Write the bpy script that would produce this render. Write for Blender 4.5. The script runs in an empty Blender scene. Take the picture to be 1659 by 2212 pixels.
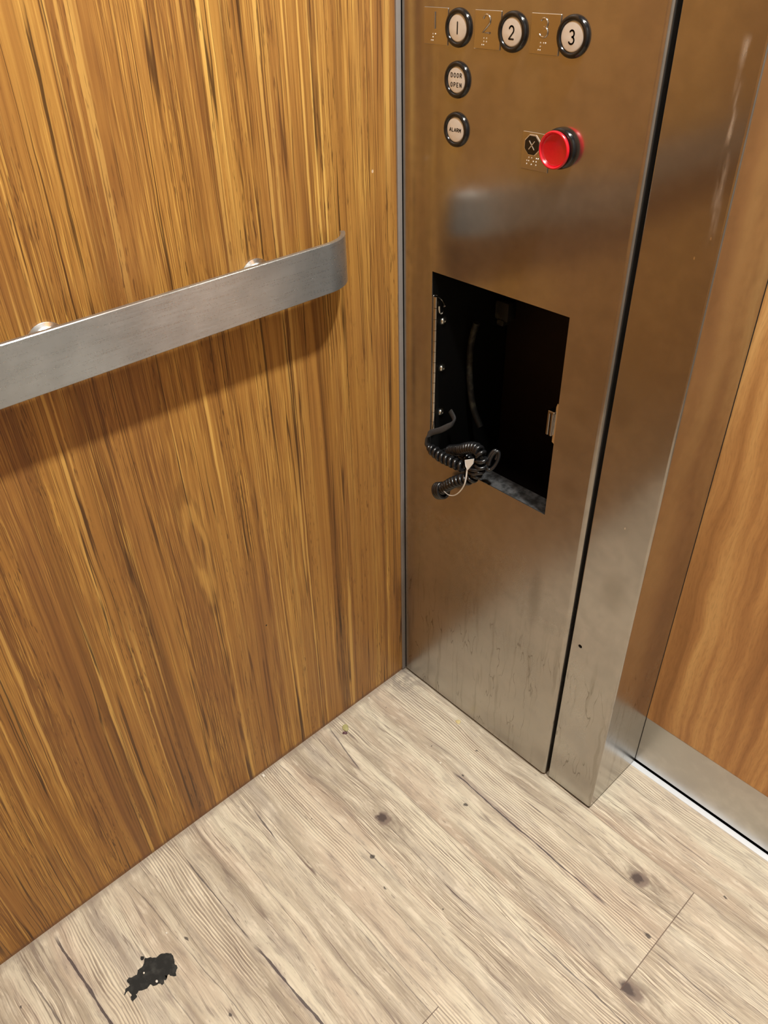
import bpy, bmesh, math, random
from mathutils import Vector, Matrix
random.seed(7)
S = bpy.context.scene
COL = S.collection
PI = math.pi

# ------------------------------------------------------------------ nodes
class NB:
    def __init__(s, name):
        s.m = bpy.data.materials.new(name); s.m.use_nodes = True
        s.t = s.m.node_tree; s.t.nodes.clear()
        s.out = s.t.nodes.new('ShaderNodeOutputMaterial')
        s.b = s.t.nodes.new('ShaderNodeBsdfPrincipled')
        s.t.links.new(s.b.outputs[0], s.out.inputs[0])
        tc = s.t.nodes.new('ShaderNodeTexCoord'); s.co = tc.outputs['Object']
        sp = s.t.nodes.new('ShaderNodeSeparateXYZ'); s.t.links.new(s.co, sp.inputs[0])
        s.x, s.y, s.z = sp.outputs
    def put(s, sock, v):
        if isinstance(v, (int, float)): sock.default_value = v
        elif isinstance(v, (tuple, list)):
            v = tuple(v)
            if sock.type == 'RGBA' and len(v) == 3: v = v + (1,)
            sock.default_value = v
        else: s.t.links.new(v, sock)
    def math(s, op, a, b=0.0, c=0.0, clamp=False):
        n = s.t.nodes.new('ShaderNodeMath'); n.operation = op; n.use_clamp = clamp
        for i, v in enumerate((a, b, c)): s.put(n.inputs[i], v)
        return n.outputs[0]
    def add(s, a, b): return s.math('ADD', a, b)
    def sub(s, a, b): return s.math('SUBTRACT', a, b)
    def mul(s, a, b): return s.math('MULTIPLY', a, b)
    def ma(s, a, b, c): return s.math('MULTIPLY_ADD', a, b, c)
    def mx(s, a, b): return s.math('MAXIMUM', a, b)
    def vec(s, x, y, z):
        n = s.t.nodes.new('ShaderNodeCombineXYZ')
        for i, v in enumerate((x, y, z)): s.put(n.inputs[i], v)
        return n.outputs[0]
    def noise(s, v, sc=1.0, det=3.0, rough=.5, dist=0.0, ntype=None):
        n = s.t.nodes.new('ShaderNodeTexNoise')
        s.t.links.new(v, n.inputs['Vector'])
        n.inputs['Scale'].default_value = sc; n.inputs['Detail'].default_value = det
        n.inputs['Roughness'].default_value = rough; n.inputs['Distortion'].default_value = dist
        return n.outputs[0]
    def step(s, v, a, b, lo=0.0, hi=1.0):
        n = s.t.nodes.new('ShaderNodeMapRange'); n.interpolation_type = 'SMOOTHSTEP'
        s.put(n.inputs[0], v); s.put(n.inputs[1], a); s.put(n.inputs[2], b); s.put(n.inputs[3], lo); s.put(n.inputs[4], hi)
        return n.outputs[0]
    def mix(s, f, a, b, mode='MIX'):
        n = s.t.nodes.new('ShaderNodeMix'); n.data_type = 'RGBA'; n.blend_type = mode
        s.put(n.inputs[0], f); s.put(n.inputs[6], a); s.put(n.inputs[7], b)
        return n.outputs[2]
    def ramp(s, v, stops):
        n = s.t.nodes.new('ShaderNodeValToRGB'); e = n.color_ramp.elements
        while len(e) < len(stops): e.new(.5)
        for k, (p, c) in enumerate(stops):
            e[k].position = p; e[k].color = tuple(c) + (1,) if len(c) == 3 else c
        s.put(n.inputs[0], v); return n.outputs[0]
    def ell(s, u, v, cu, cv, ru, rv, soft=.3):       # soft elliptical mask in two coordinates
        a = s.mul(s.sub(u, cu), 1 / ru); b = s.mul(s.sub(v, cv), 1 / rv)
        d = s.math('SQRT', s.add(s.mul(a, a), s.mul(b, b)))
        return s.step(d, 1 - soft, 1 + soft, 1.0, 0.0)
    def set(s, **k):
        for key, v in k.items():
            s.put(s.b.inputs[{'col': 'Base Color', 'met': 'Metallic', 'rough': 'Roughness', 'spec': 'Specular IOR Level',
                'normal': 'Normal', 'aniso': 'Anisotropic', 'anrot': 'Anisotropic Rotation', 'em': 'Emission Color', 'ems': 'Emission Strength',
                'coat': 'Coat Weight', 'coatr': 'Coat Roughness', 'sss': 'Subsurface Weight', 'tan': 'Tangent'}[key]], v)
        return s.m
    def bump(s, h, strength=.2, dist=.001):
        n = s.t.nodes.new('ShaderNodeBump'); n.inputs['Strength'].default_value = strength
        n.inputs['Distance'].default_value = dist; s.put(n.inputs['Height'], h)
        s.t.links.new(n.outputs[0], s.b.inputs['Normal'])

def srgb(r, g, b):
    f = lambda c: (c / 255 / 12.92) if c / 255 <= .04045 else ((c / 255 + .055) / 1.055) ** 2.4
    return (f(r), f(g), f(b))

def plain(name, col, rough=.5, met=0.0, grain=.06, sc=300, spec=.5, **k):
    n = NB(name)
    v = n.noise(n.co, sc, 3)
    c = n.mix(n.ma(v, 2 * grain, 0.0), col, tuple(c * .55 for c in col))
    n.set(col=c, rough=n.ma(v, .12, rough - .06), met=met, spec=spec, **k)
    return n.m

# ------------------------------------------------------------------ materials
def wood_wall():
    n = NB('teak_laminate')
    y, z = n.y, n.z
    big = n.noise(n.vec(0, n.mul(y, 2.5), n.mul(z, 1.0)), 1, 1)
    fin = n.noise(n.vec(1.7, n.mul(y, 40.0), n.mul(z, 14.0)), 1, 2)
    wy = n.add(n.add(y, n.ma(big, .034, -.017)), n.ma(fin, .0028, -.0014))
    # cathedral figures: elongated contours round a few hearts in the veneer
    def heart(yc, zc, sy, r0=0.0):
        dz = n.sub(z, zc); a = n.sub(wy, n.ma(dz, -.02, yc)); b = n.mul(dz, sy)
        return n.sub(n.math('SQRT', n.add(n.mul(a, a), n.mul(b, b))), r0)
    h1 = heart(-.384, .52, .075)
    d = h1
    side = n.mul(wy, 11.0)
    ring = n.noise(n.vec(n.mul(d, 70.0), side, n.mul(z, .5)), 1, 3, .62)
    broad = n.noise(n.vec(n.mul(wy, 24.0), 4.1, n.mul(z, .5)), 1, 1, .5)
    streak = n.noise(n.vec(n.mul(wy, 330.0), 2.2, n.mul(z, 1.6)), 1, 2, .6)
    fine = n.noise(n.vec(n.mul(wy, 800.0), 9.0, n.mul(z, 11.0)), 1, 2, .6)
    t = n.add(n.add(n.mul(ring, .50), n.mul(streak, .26)), n.mul(broad, .24))
    c = n.ramp(t, [(.32, (.12, .050, .013)), (.42, (.245, .108, .026)), (.50, (.375, .178, .040)), (.58, (.455, .235, .054)), (.70, (.62, .365, .09))])
    # fibres: pale gold and dark
    gm = n.noise(n.vec(n.mul(wy, 22.0), 7.7, n.mul(z, 1.5)), 1, 2)
    gold = n.mul(n.step(fine, .53, .66), n.step(gm, .40, .62))
    c = n.mix(n.mul(gold, .62), c, (.74, .44, .10))
    drk = n.mul(n.step(fine, .46, .34), n.step(gm, .38, .60))
    c = n.mix(n.mul(drk, .75), c, (.10, .04, .012))
    # golden veins
    pmz = n.noise(n.vec(n.mul(wy, 16.0), 6.1, n.mul(z, 2.0)), 1, 1)
    vein = n.noise(n.vec(n.mul(wy, 150.0), 9.3, n.mul(z, .8)), 1, 1, .5)
    c = n.mix(n.mul(n.mul(n.step(vein, .60, .66), n.step(pmz, .42, .58)), .75), c, (.76, .46, .12))
    # dark thin growth lines: contour of a stretched noise, broken along the length
    l1 = n.noise(n.vec(n.mul(wy, 75.0), 3.1, n.mul(z, .7)), 1, 1, .5)
    ln = n.step(n.math('ABSOLUTE', n.sub(l1, .5)), .004, .018, 1.0, 0.0)
    brk = n.noise(n.vec(n.mul(wy, 50.0), 2.0, n.mul(z, 7.0)), 1, 2)
    c = n.mix(n.mul(n.mul(ln, n.step(brk, .38, .54)), .85), c, (.045, .018, .006))
    # pores
    p = n.noise(n.vec(n.mul(wy, 620.0), 5.5, n.mul(z, 45.0)), 1, 2, .5)
    pm = n.noise(n.vec(n.mul(wy, 30.0), 1.1, n.mul(z, 2.6)), 1, 1)
    pores = n.mul(n.step(p, .60, .70), n.step(pm, .47, .60))
    c = n.mix(n.mul(pores, .7), c, (.055, .022, .008))
    # greyer worn veil towards the floor, reddish dirt line at the very bottom
    v = n.noise(n.vec(n.mul(y, 9.0), 1.0, n.mul(z, 3.0)), 1, 3)
    c = n.mix(n.mul(n.step(v, .45, .75), .30), c, (.24, .10, .04))
    bz = n.noise(n.vec(n.mul(wy, 13.0), 3.0, n.mul(z, 1.3)), 1, 2)
    c = n.mix(n.mul(n.step(bz, .48, .62), .36), c, (.24, .098, .030))
    c = n.mix(n.mul(n.step(n.add(z, n.ma(v, .01, -.005)), .010, .003), .6), c, (.16, .075, .045))
    # one closed cathedral loop: brown heart, pale band, dark rim
    ez = n.mul(n.sub(z, .535), 1 / .112); ey = n.mul(n.sub(wy, n.ma(n.sub(z, .535), -.05, -.3845)), 1 / .0165)
    er = n.add(n.math('SQRT', n.add(n.mul(ez, ez), n.mul(ey, ey))), n.add(n.ma(fin, 1.1, -.55), n.ma(streak, .7, -.35)))
    c = n.mix(n.mul(n.step(er, .62, .40), .4), c, (.24, .105, .030))
    c = n.mix(n.mul(n.mul(n.step(er, .45, .70), n.step(er, 1.0, .80)), .36), c, (.60, .34, .085))
    c = n.mix(n.mul(n.mul(n.step(er, .90, 1.05), n.step(er, 1.3, 1.1)), .34), c, (.11, .048, .014))
    # two nail specks and a scratch
    c = n.mix(n.ell(y, z, -.2999, .3287, .0014, .0016), c, (.01, .006, .004))
    c = n.mix(n.mul(n.ell(y, z, -.0487, .9554, .0016, .002), .7), c, (.75, .6, .45))
    n.set(col=c, rough=n.ma(fine, .14, .32), spec=.42)
    n.bump(fine, .25, .0006)
    return n.m

def wood_door():
    n = NB('door_laminate')
    x, z = n.x, n.z
    w = n.noise(n.vec(n.mul(x, 9.0), 0, n.mul(z, 5.0)), 1, 2)
    wx = n.add(x, n.ma(w, .034, -.017))
    a = n.noise(n.vec(n.mul(wx, 42.0), 1, n.mul(z, 1.6)), 1, 2, .5)
    b = n.noise(n.vec(n.mul(wx, 110.0), 4, n.mul(z, 5.0)), 1, 3, .6)
    t = n.add(n.mul(a, .75), n.mul(b, .25))
    c = n.ramp(t, [(.33, (.37, .172, .055)), (.45, (.49, .238, .078)), (.55, (.63, .335, .115)), (.68, (.76, .45, .165))])
    f = n.noise(n.vec(n.mul(wx, 500.0), 2, n.mul(z, 60.0)), 1, 2)
    c = n.mix(n.mul(n.step(f, .45, .7), .18), c, (.17, .07, .022))
    n.set(col=c, rough=.42, spec=.4)
    return n.m

def steel(name, base=(.50, .485, .46), rough=.2, kind='plain'):
    n = NB(name)
    x, y, z = n.x, n.y, n.z
    mott = n.noise(n.vec(n.mul(x, 9.0), n.mul(y, 9.0), n.mul(z, 6.0)), 1, 4, .55)
    gr = n.noise(n.co, 1400, 2)
    m2 = n.noise(n.co, 55, 4)
    fac = n.add(n.mul(mott, .6), n.mul(m2, .4))
    c = n.mix(n.step(fac, .38, .62), tuple(v * .86 for v in base), base)
    r = n.add(n.ma(mott, .10, rough - .05), n.ma(gr, .05, -.025))
    if kind in ('panel', 'column'):
        low = n.step(n.add(z, n.ma(mott, .16, -.08)), .40, .22)
        # dried drips: thin outlines of vertically drawn blobs
        wob = n.noise(n.vec(n.mul(x, 30.0), n.mul(y, 30.0), n.mul(z, 20.0)), 1, 2)
        xx = n.add(n.add(x, y), n.ma(wob, .012, -.006))
        d1 = n.noise(n.vec(n.mul(xx, 62.0), 0, n.mul(z, 9.0)), 1, 2, .5)
        line = n.step(n.math('ABSOLUTE', n.sub(d1, .53)), .003, .013, 1.0, 0.0)
        gate = n.step(n.noise(n.vec(n.mul(x, 16.0), n.mul(y, 16.0), n.mul(z, 14.0)), 1, 2), .46, .60)
        lm = n.mul(n.mul(line, gate), low)
        c = n.mix(n.mul(lm, .6), c, (.12, .10, .075))
        run = n.mul(n.step(n.noise(n.vec(n.mul(xx, 95.0), 3, n.mul(z, 5.0)), 1, 2), .55, .68), low)
        c = n.mix(n.mul(run, .32), c, (.22, .19, .15))
        # dull film of dirt low down
        film = n.mul(low, n.step(m2, .3, .7))
        c = n.mix(n.mul(film, .25), c, (.36, .33, .28))
        r = n.add(r, n.mul(n.step(z, .75, .25), .11))
        for (cx, cz, rx, rz, a) in ((.286, .385, .010, .05, .35), (.31, .66, .03, .022, .22), (.318, .60, .012, .012, .3), (.315, .71, .018, .014, .2), (.41, .47, .016, .03, .3), (.41, .60, .03, .04, .18), (.376, .735, .014, .02, .2)):
            c = n.mix(n.mul(n.ell(xx, z, cx, cz, rx, rz, .7), a), c, (.20, .17, .13))
    if kind == 'column':
        # white rubbed smear along the right edge
        s = n.noise(n.vec(n.mul(x, 120.0), 0, n.mul(z, 20.0)), 1, 4)
        xc = n.ma(n.sub(1.13, z), .035, .4245)
        band = n.step(n.math('ABSOLUTE', n.sub(x, xc)), .0, .007, 1.0, 0.0)
        band = n.mul(n.mul(band, n.step(s, .40, .66)), n.mul(n.step(z, .93, .99), n.step(z, 1.125, 1.115)))
        c = n.mix(n.mul(band, .5), c, (.80, .76, .70)); r = n.add(r, n.mul(band, .2))
        met = n.sub(1.0, n.mul(band, .35))
        for (cx, cz) in ((.4314, .952), (.419, .93), (.405, .58)):
            c = n.mix(n.ell(x, z, cx, cz, .0008, .0016), c, (.85, .8, .7))
    else: met = 1.0
    if kind in ('panel', 'column'): met = n.mul(met, .95) if kind == 'column' else .94
    n.set(col=c, met=met, rough=r)
    # the thin sheet is not quite flat: its normal leans a little from place to place
    wav = n.noise(n.vec(n.mul(x, 4.0), n.mul(y, 4.0), n.mul(z, 3.0)), 1, 1)
    wav2 = n.noise(n.vec(n.mul(x, 4.0), n.add(n.mul(y, 4.0), 7.0), n.mul(z, 3.0)), 1, 1)
    geo = n.t.nodes.new('ShaderNodeNewGeometry')
    tx = n.ma(wav, .03, -.015); tz = n.ma(wav2, .03, -.015)
    if kind == 'panel':
        tz = n.add(tz, n.mul(n.step(x, .10, .35), .035))
        tx = n.add(tx, n.mul(n.mul(n.step(z, .5, .75), n.mul(n.step(x, .20, .07), n.step(x, .052, .070))), .08))
    va = n.t.nodes.new('ShaderNodeVectorMath'); va.operation = 'ADD'
    n.t.links.new(geo.outputs['Normal'], va.inputs[0]); n.t.links.new(n.vec(tx, 0, tz), va.inputs[1])
    vn = n.t.nodes.new('ShaderNodeVectorMath'); vn.operation = 'NORMALIZE'; n.t.links.new(va.outputs[0], vn.inputs[0])
    n.t.links.new(vn.outputs[0], n.b.inputs['Normal'])
    return n.m

def brushed(name, base=(.52, .52, .52), rough=.36, axis='y'):
    n = NB(name)
    if axis == 'y': v = n.vec(n.mul(n.x, 60), n.mul(n.y, 25), n.mul(n.z, 900))
    else: v = n.vec(n.mul(n.x, 25), n.mul(n.y, 60), n.mul(n.z, 900))
    g = n.noise(v, 1, 3); m = n.noise(n.co, 22, 4); sp = n.noise(n.co, 420, 2)
    c = n.mix(n.step(m, .3, .7), tuple(c * .84 for c in base), base)
    n.set(col=c, met=.86, rough=n.add(n.ma(g, .10, rough - .05), n.ma(sp, .06, -.03)), aniso=.9, tan=n.vec(0, -.249, .968))
    n.bump(g, .12, .0003)
    return n.m

CRACKS = [  # x0,y0,x1,y1,width,strength : dark cracks printed in the planks
    (.0155, -.748, .30, -.7385, .0022, 1.), (.0456, -.5406, .225, -.5378, .0011, .9), (.235, -.537, .45, -.529, .0024, 1.),
    (.05, -.408, .125, -.4135, .0016, .9), (.0, -.3218, .30, -.3178, .0007, .8), (.018, -.625, .34, -.6, .0009, .6),
    (.235, -.1085, .56, -.1135, .0013, 1.), (.56, -.1120, .6385, -.1053, .0006, .7), (.20, -.262, .44, -.2685, .0006, .8),
    (.50, -.2310, .80, -.2305, .0011, .8), (.354, -.0614, .6385, -.0551, .0006, .85), (.0063, -.2053, .12, -.2261, .0014, .8),
    (.30, -.352, .62, -.356, .0008, .6), (.64, -.12, .95, -.118, .0008, .8), (.06, -.47, .30, -.476, .0008, .5), (.1, -.665, .40, -.655, .0012, .5),
    (.02, -.80, .2, -.79, .0011, .7), (.31, -.41, .50, -.414, .0007, .6), (.115, -.229, .40, -.2305, .0006, .4), (.45, .06, .66, .058, .0005, .3)]
KNOTS = [(.2160, -.2595, .0125, .0105), (.5700, -.0420, .0140, .0110), (.6500, -.1900, .018, .009)]
SPOTS = [(.1573, -.605, .0036), (.2521, -.1017, .0032), (.1725, -.0958, .0022), (.2941, -.1408, .0042), (.2535, -.3188, .0055), (.3046, -.339, .0036),
         (.3897, -.2977, .0018), (.6257, -.1075, .006), (.6745, .0273, .004), (.1336, -.3469, .0018), (.0474, -.097, .0016), (.0754, -.8245, .003), (.2866, -.6164, .0035), (.235, -.045, .0022)]

def vinyl():
    n = NB('weathered_plank_vinyl')
    x, y = n.x, n.y
    row = n.math('FLOOR', n.mul(n.add(y, 2.0), 5.0))
    # joint position of each row: rows meet at x=.639 for -.2<y<0 and x=.478 for -.6<y<-.4
    off = n.math('FRACT', n.mul(n.math('SINE', n.mul(row, 12.9898)), 43.758))
    isA = n.math('COMPARE', row, 9.0, .1); isC = n.math('COMPARE', row, 7.0, .1)
    jx = n.ma(off, .5, 1.05)
    jx = n.add(jx, n.mul(isC, n.sub(.478, jx)))
    jx = n.add(jx, n.mul(isA, n.sub(.639, jx)))
    isB = n.math('COMPARE', row, 6.0, .1); isD = n.math('COMPARE', row, 8.0, .1); isE = n.math('COMPARE', row, 5.0, .1)
    jx = n.add(jx, n.mul(n.add(n.add(isB, isD), isE), n.sub(1.02, jx)))
    pid = n.add(n.mul(row, 7.31), n.mul(n.math('FLOOR', n.mul(n.sub(x, jx), .82)), 3.77))
    # flow of the grain bends round knots
    wv = n.noise(n.vec(n.mul(x, 4.0), n.mul(y, 9.0), pid), 1, 2)
    w2 = n.noise(n.vec(n.mul(x, 26.0), n.mul(y, 60.0), pid), 1, 2)
    yy = n.add(n.add(y, n.ma(wv, .03, -.015)), n.ma(w2, .003, -.0015))
    kn_m = 0.0; core_m = 0.0
    for (kx, ky, rx, ry) in KNOTS:
        a = n.sub(x, kx); b = n.sub(y, ky)
        q = n.add(n.mul(n.mul(a, a), 1 / (rx * 2.6) ** 2), n.mul(n.mul(b, b), 1 / (ry * 1.5) ** 2))
        e = n.math('POWER', 2.718, n.mul(q, -1.0))
        yy = n.add(yy, n.mul(n.mul(e, n.math('TANH', n.mul(b, 160.0))), -.007))
    broad = n.noise(n.vec(n.mul(x, 2.4), n.mul(yy, 34.0), pid), 1, 3, .55)
    tint = n.noise(n.vec(n.mul(x, 3.0), n.mul(yy, 17.0), n.add(pid, 5.0)), 1, 2, .5)
    c = n.ramp(broad, [(.30, (.34, .285, .215)), (.43, (.485, .418, .318)), (.52, (.585, .520, .405)), (.64, (.70, .645, .505))])
    c = n.mix(n.mul(n.step(tint, .50, .68), .36), c, (.55, .41, .31))
    c = n.mix(n.mul(n.step(tint, .46, .30), .42), c, (.42, .375, .33))
    # patchy weathering, short along the grain
    wth = n.noise(n.vec(n.mul(x, 22.0), n.mul(yy, 110.0), pid), 1, 4, .62)
    c = n.mix(n.mul(n.step(wth, .50, .68), .5), c, (.30, .25, .21))
    c = n.mix(n.mul(n.step(wth, .47, .32), .5), c, (.84, .77, .63))
    # fine fibres
    fib = n.noise(n.vec(n.mul(x, 13.0), n.mul(yy, 620.0), pid), 1, 3, .6)
    gm = n.step(n.noise(n.vec(n.mul(x, 2.6), n.mul(yy, 22.0), n.add(pid, 2.0)), 1, 2), .47, .60)
    fa = n.ma(gm, .58, .30)
    c = n.mix(n.mul(n.step(fib, .52, .66), fa), c, (.24, .185, .14))
    c = n.mix(n.mul(n.step(fib, .46, .33), fa), c, (.86, .78, .62))
    # rib lines: stripes of raised pale grain in places
    rib = n.math('SINE', n.mul(n.add(yy, n.mul(x, .006)), 1450.0))
    rm = n.mul(n.step(n.noise(n.vec(n.mul(x, 1.6), n.mul(y, 13.0), n.add(pid, 9.0)), 1, 1), .57, .66), .55)
    c = n.mix(n.mul(n.step(rib, .35, .9), rm), c, (.88, .79, .61))
    c = n.mix(n.mul(n.step(rib, -.45, -.95), rm), c, (.27, .21, .165))
    # scattered natural hairline checks
    h = n.noise(n.vec(n.mul(x, 1.9), n.mul(yy, 70.0), n.add(pid, 4.0)), 1, 2)
    hl = n.mul(n.step(n.math('ABSOLUTE', n.sub(h, .5)), .003, .014, 1.0, 0.0), n.step(n.noise(n.vec(n.mul(x, 6.0), n.mul(y, 40.0), 3.3), 1, 2), .50, .62))
    c = n.mix(n.mul(hl, .6), c, (.16, .115, .10))
    # short dark flecks
    fl = n.noise(n.vec(n.mul(x, 60.0), n.mul(yy, 420.0), pid), 1, 2)
    c = n.mix(n.mul(n.step(fl, .66, .74), .5), c, (.16, .12, .10))
    # drawn cracks
    wob = n.noise(n.vec(n.mul(x, 18.0), n.mul(y, 6.0), 0), 1, 3)
    yc = n.add(y, n.ma(wob, .006, -.003))
    wn = n.noise(n.vec(n.mul(x, 30.0), n.mul(y, 4.0), 7), 1, 3)
    tot = 0.0; halo = 0.0
    for (x0, y0, x1, y1, w, st) in CRACKS:
        k = (y1 - y0) / (x1 - x0)
        dy = n.math('ABSOLUTE', n.sub(n.sub(yc, y0), n.mul(n.sub(x, x0), k)))
        ww = n.ma(wn, w * 2.6, -w * .5)
        xm = n.mul(n.step(x, x0 - .008, x0 + .02), n.step(x, x1 + .008, x1 - .02))
        q = n.mul(n.mul(n.math('LESS_THAN', n.math('DIVIDE', dy, n.mx(ww, .0002)), 1.0), xm), st)
        tot = n.mx(tot, q) if not isinstance(tot, float) else q
        if w > .0011:
            hh = n.mul(n.mul(n.step(dy, .001, .011, 1.0, 0.0), xm), .42)
            halo = n.mx(halo, hh) if not isinstance(halo, float) else hh
    c = n.mix(n.mul(halo, n.step(wth, .4, .6)), c, (.30, .235, .215))
    c = n.mix(n.mul(tot, .86), c, (.055, .040, .048))
    # knots
    kw = n.noise(n.vec(n.mul(x, 90.0), n.mul(y, 120.0), 1.0), 1, 3)
    kx_ = n.add(x, n.ma(kw, .014, -.007)); ky_ = n.add(y, n.ma(kw, .010, -.005))
    for (kx, ky, rx, ry) in KNOTS:
        c = n.mix(n.mul(n.mul(n.ell(kx_, ky_, kx + .012, ky + .004, rx * 3.2, ry * 2.1, .9), n.step(wth, .38, .62)), .75), c, (.25, .20, .15))
        c = n.mix(n.mul(n.ell(kx_, ky_, kx, ky, rx * 1.05, ry * 1.1, .25), .8), c, (.20, .150, .125))
        c = n.mix(n.mul(n.ell(kx_, ky_, kx - rx * .25, ky - ry * .1, rx * .62, ry * .7, .3), .85), c, (.075, .055, .050))
    for (sx, sy, r) in SPOTS:
        c = n.mix(n.mul(n.ell(kx_, ky_, sx, sy, r * .8, r * .55, .35), .85), c, (.05, .042, .04))
    # seams
    ey = n.math('ABSOLUTE', n.sub(n.math('FRACT', n.ma(y, 5.0, .5)), .5))
    seam = n.step(ey, .0018, .0042, 1.0, 0.0)
    ej = n.step(n.math('ABSOLUTE', n.sub(n.math('WRAP', n.sub(x, jx), .61, -.61), 0.0)), .0004, .0010, 1.0, 0.0)
    c = n.mix(n.mul(seam, .45), c, (.15, .115, .09))
    c = n.mix(n.mul(ej, .85), c, (.13, .085, .065))
    # grime in the angle with the walls
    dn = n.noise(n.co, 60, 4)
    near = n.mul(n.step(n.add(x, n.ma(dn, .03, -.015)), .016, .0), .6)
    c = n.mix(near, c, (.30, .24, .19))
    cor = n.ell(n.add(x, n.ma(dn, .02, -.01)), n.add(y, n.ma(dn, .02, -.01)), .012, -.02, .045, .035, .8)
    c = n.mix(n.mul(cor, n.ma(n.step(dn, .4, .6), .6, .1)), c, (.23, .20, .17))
    n.set(col=c, rough=n.ma(wth, .2, .42), spec=.3)
    n.bump(n.noise(n.vec(n.mul(x, 13.0), n.mul(y, 520.0), 0), 1, 2, .6), .3, .0006)
    return n.m

M = {
 'teak': wood_wall(), 'doorwood': wood_door(), 'vinyl': vinyl(),
 'panel': steel('panel_steel', (.50, .475, .44), .18, 'panel'),
 'column': steel('column_steel', (.52, .50, .47), .15, 'column'),
 'steel': steel('plain_steel', (.55, .535, .51), .2),
 'kick': steel('kick_steel', (.60, .585, .565), .34),
 'plate': plain('tactile_plate_steel', (.54, .51, .47), .22, 1.0, .03, 200),
 'bead': plain('braille_bead_steel', (.9, .88, .84), .34, .75, .02, 200),  # lightened past the plate steel, putting the dots' glints into the colour
 'rail': brushed('brushed_rail_steel', (.53, .545, .55), .29),
 'cup': plain('satin_mount_steel', (.78, .78, .78), .22, 1.0, .04, 200),
 'chrome': plain('bright_chrome', (.9, .88, .85), .1, 1.0, .02, 100),
 'darkchrome': plain('smoked_chrome', (.30, .27, .25), .12, 1.0, .02, 100),
 'strip': plain('grey_rubber_strip', (.26, .235, .22), .5, 0.0, .2, 120),
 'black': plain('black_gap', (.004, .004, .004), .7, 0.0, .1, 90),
 'ring': plain('black_bakelite', (.008, .008, .009), .16, 0.0, .1, 90, .6),
 'boxblack': plain('black_box_paint', (.006, .006, .006), .6, 0.0, .3, 60, .25),
 'boxbrown': plain('dark_brown_back_plate', (.016, .009, .006), .6, 0.0, .3, 60, .25),
 'cord': plain('black_cord_vinyl', (.011, .011, .012), .24, 0.0, .2, 160, .6),
 'tail': plain('dusty_flat_cable', (.045, .045, .047), .5, 0.0, .6, 260, .4),
 'clear': plain('clear_nylon_tie', (.86, .88, .88), .25, 0.0, .1, 160, .6),
 'ink': plain('black_ink', (.012, .010, .010), .5, 0.0, .1, 160),
 'rivet': plain('zinc_rivet', (.80, .80, .74), .3, 1.0, .1, 200),
 'alu': plain('aluminium_sill', (.86, .90, .95), .4, .25, .12, 60),
 'greywall': plain('grey_laminate', (.30, .30, .29), .45),
 'cream': plain('ceiling_paint', (.40, .39, .37), .6),
 'tar': None, 'white': None, 'red': None,
}
def dusty(name, base, dust, sc, lo, hi, rough=.6):
    n = NB(name); v = n.noise(n.co, sc, 4, .6); v2 = n.noise(n.co, sc * 6, 2)
    c = n.mix(n.mul(n.step(v, lo, hi), n.ma(v2, .6, .4)), base, dust)
    n.set(col=c, rough=rough, spec=.3); return n.m
M['tar'] = dusty('black_subfloor_backing', (.020, .021, .020), (.06, .062, .058), 90, .45, .75, .75)
M['ledge'] = dusty('dusty_black_flange', (.016, .016, .016), (.085, .085, .087), 90, .35, .65, .6)
M['dark_dust'] = dusty('dusty_black_part', (.010, .010, .009), (.07, .068, .05), 40, .5, .7, .6)
def cap_white():
    n = NB('aged_white_button')
    v = n.noise(n.co, 160, 4); w = n.noise(n.co, 45, 2)
    c = n.mix(n.mul(n.step(v, .45, .7), .25), (.93, .93, .92), (.78, .74, .66))
    c = n.mix(n.mul(n.step(w, .5, .65), .3), c, (.95, .95, .95))
    n.set(col=c, rough=.35, spec=.5); return n.m
M['white'] = cap_white()
def red():
    n = NB('red_mushroom_plastic'); v = n.noise(n.co, 700, 2)
    n.set(col=n.mix(v, (.76, .005, .022), (.64, .004, .016)), rough=.28, spec=.5, coat=.5, coatr=.25); return n.m
M['red'] = red()

# ------------------------------------------------------------------ mesh helpers
def link(o, parent=None):
    COL.objects.link(o)
    if parent is not None:
        o.parent = parent
        if parent.type == 'EMPTY': o.matrix_parent_inverse = Matrix.Translation(-parent.location)
    return o
def obj(name, bm, mat, parent=None, smooth=False, angle=40, flat=None):
    me = bpy.data.meshes.new(name)
    bmesh.ops.recalc_face_normals(bm, faces=bm.faces)
    if smooth:
        for f in bm.faces: f.smooth = flat is None or f.calc_area() < flat
        for e in bm.edges:
            if len(e.link_faces) == 2 and e.calc_face_angle(0) > math.radians(angle): e.smooth = False
    bm.to_mesh(me); bm.free(); me.materials.append(M[mat])
    o = bpy.data.objects.new(name, me)
    return link(o, parent)
def thing(name, label, cat, loc=(0, 0, 0), group=None):
    o = bpy.data.objects.new(name, None); o.location = loc; o.empty_display_size = .05
    COL.objects.link(o); return tag(o, label, cat, group)
def tag(o, label, cat, group=None):
    o['label'] = label; o['category'] = cat
    if group: o['group'] = group
    return o
def struct(o, label=None):
    o['kind'] = 'structure'
    if label: o['label'] = label
    return o
def box(bm, a, b, bev=0.0, seg=2):
    (x0, y0, z0), (x1, y1, z1) = a, b
    m = Matrix.Translation(((x0 + x1) / 2, (y0 + y1) / 2, (z0 + z1) / 2)) @ Matrix.Diagonal((x1 - x0, y1 - y0, z1 - z0, 1))
    r = bmesh.ops.create_cube(bm, size=1, matrix=m)
    if bev:
        es = {e for v in r['verts'] for e in v.link_edges}
        bmesh.ops.bevel(bm, geom=list(es), offset=bev, segments=seg, profile=.5, affect='EDGES', clamp_overlap=True)
    return bm
def B(a, b, bev=0.0, seg=2): return box(bmesh.new(), a, b, bev, seg)
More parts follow.
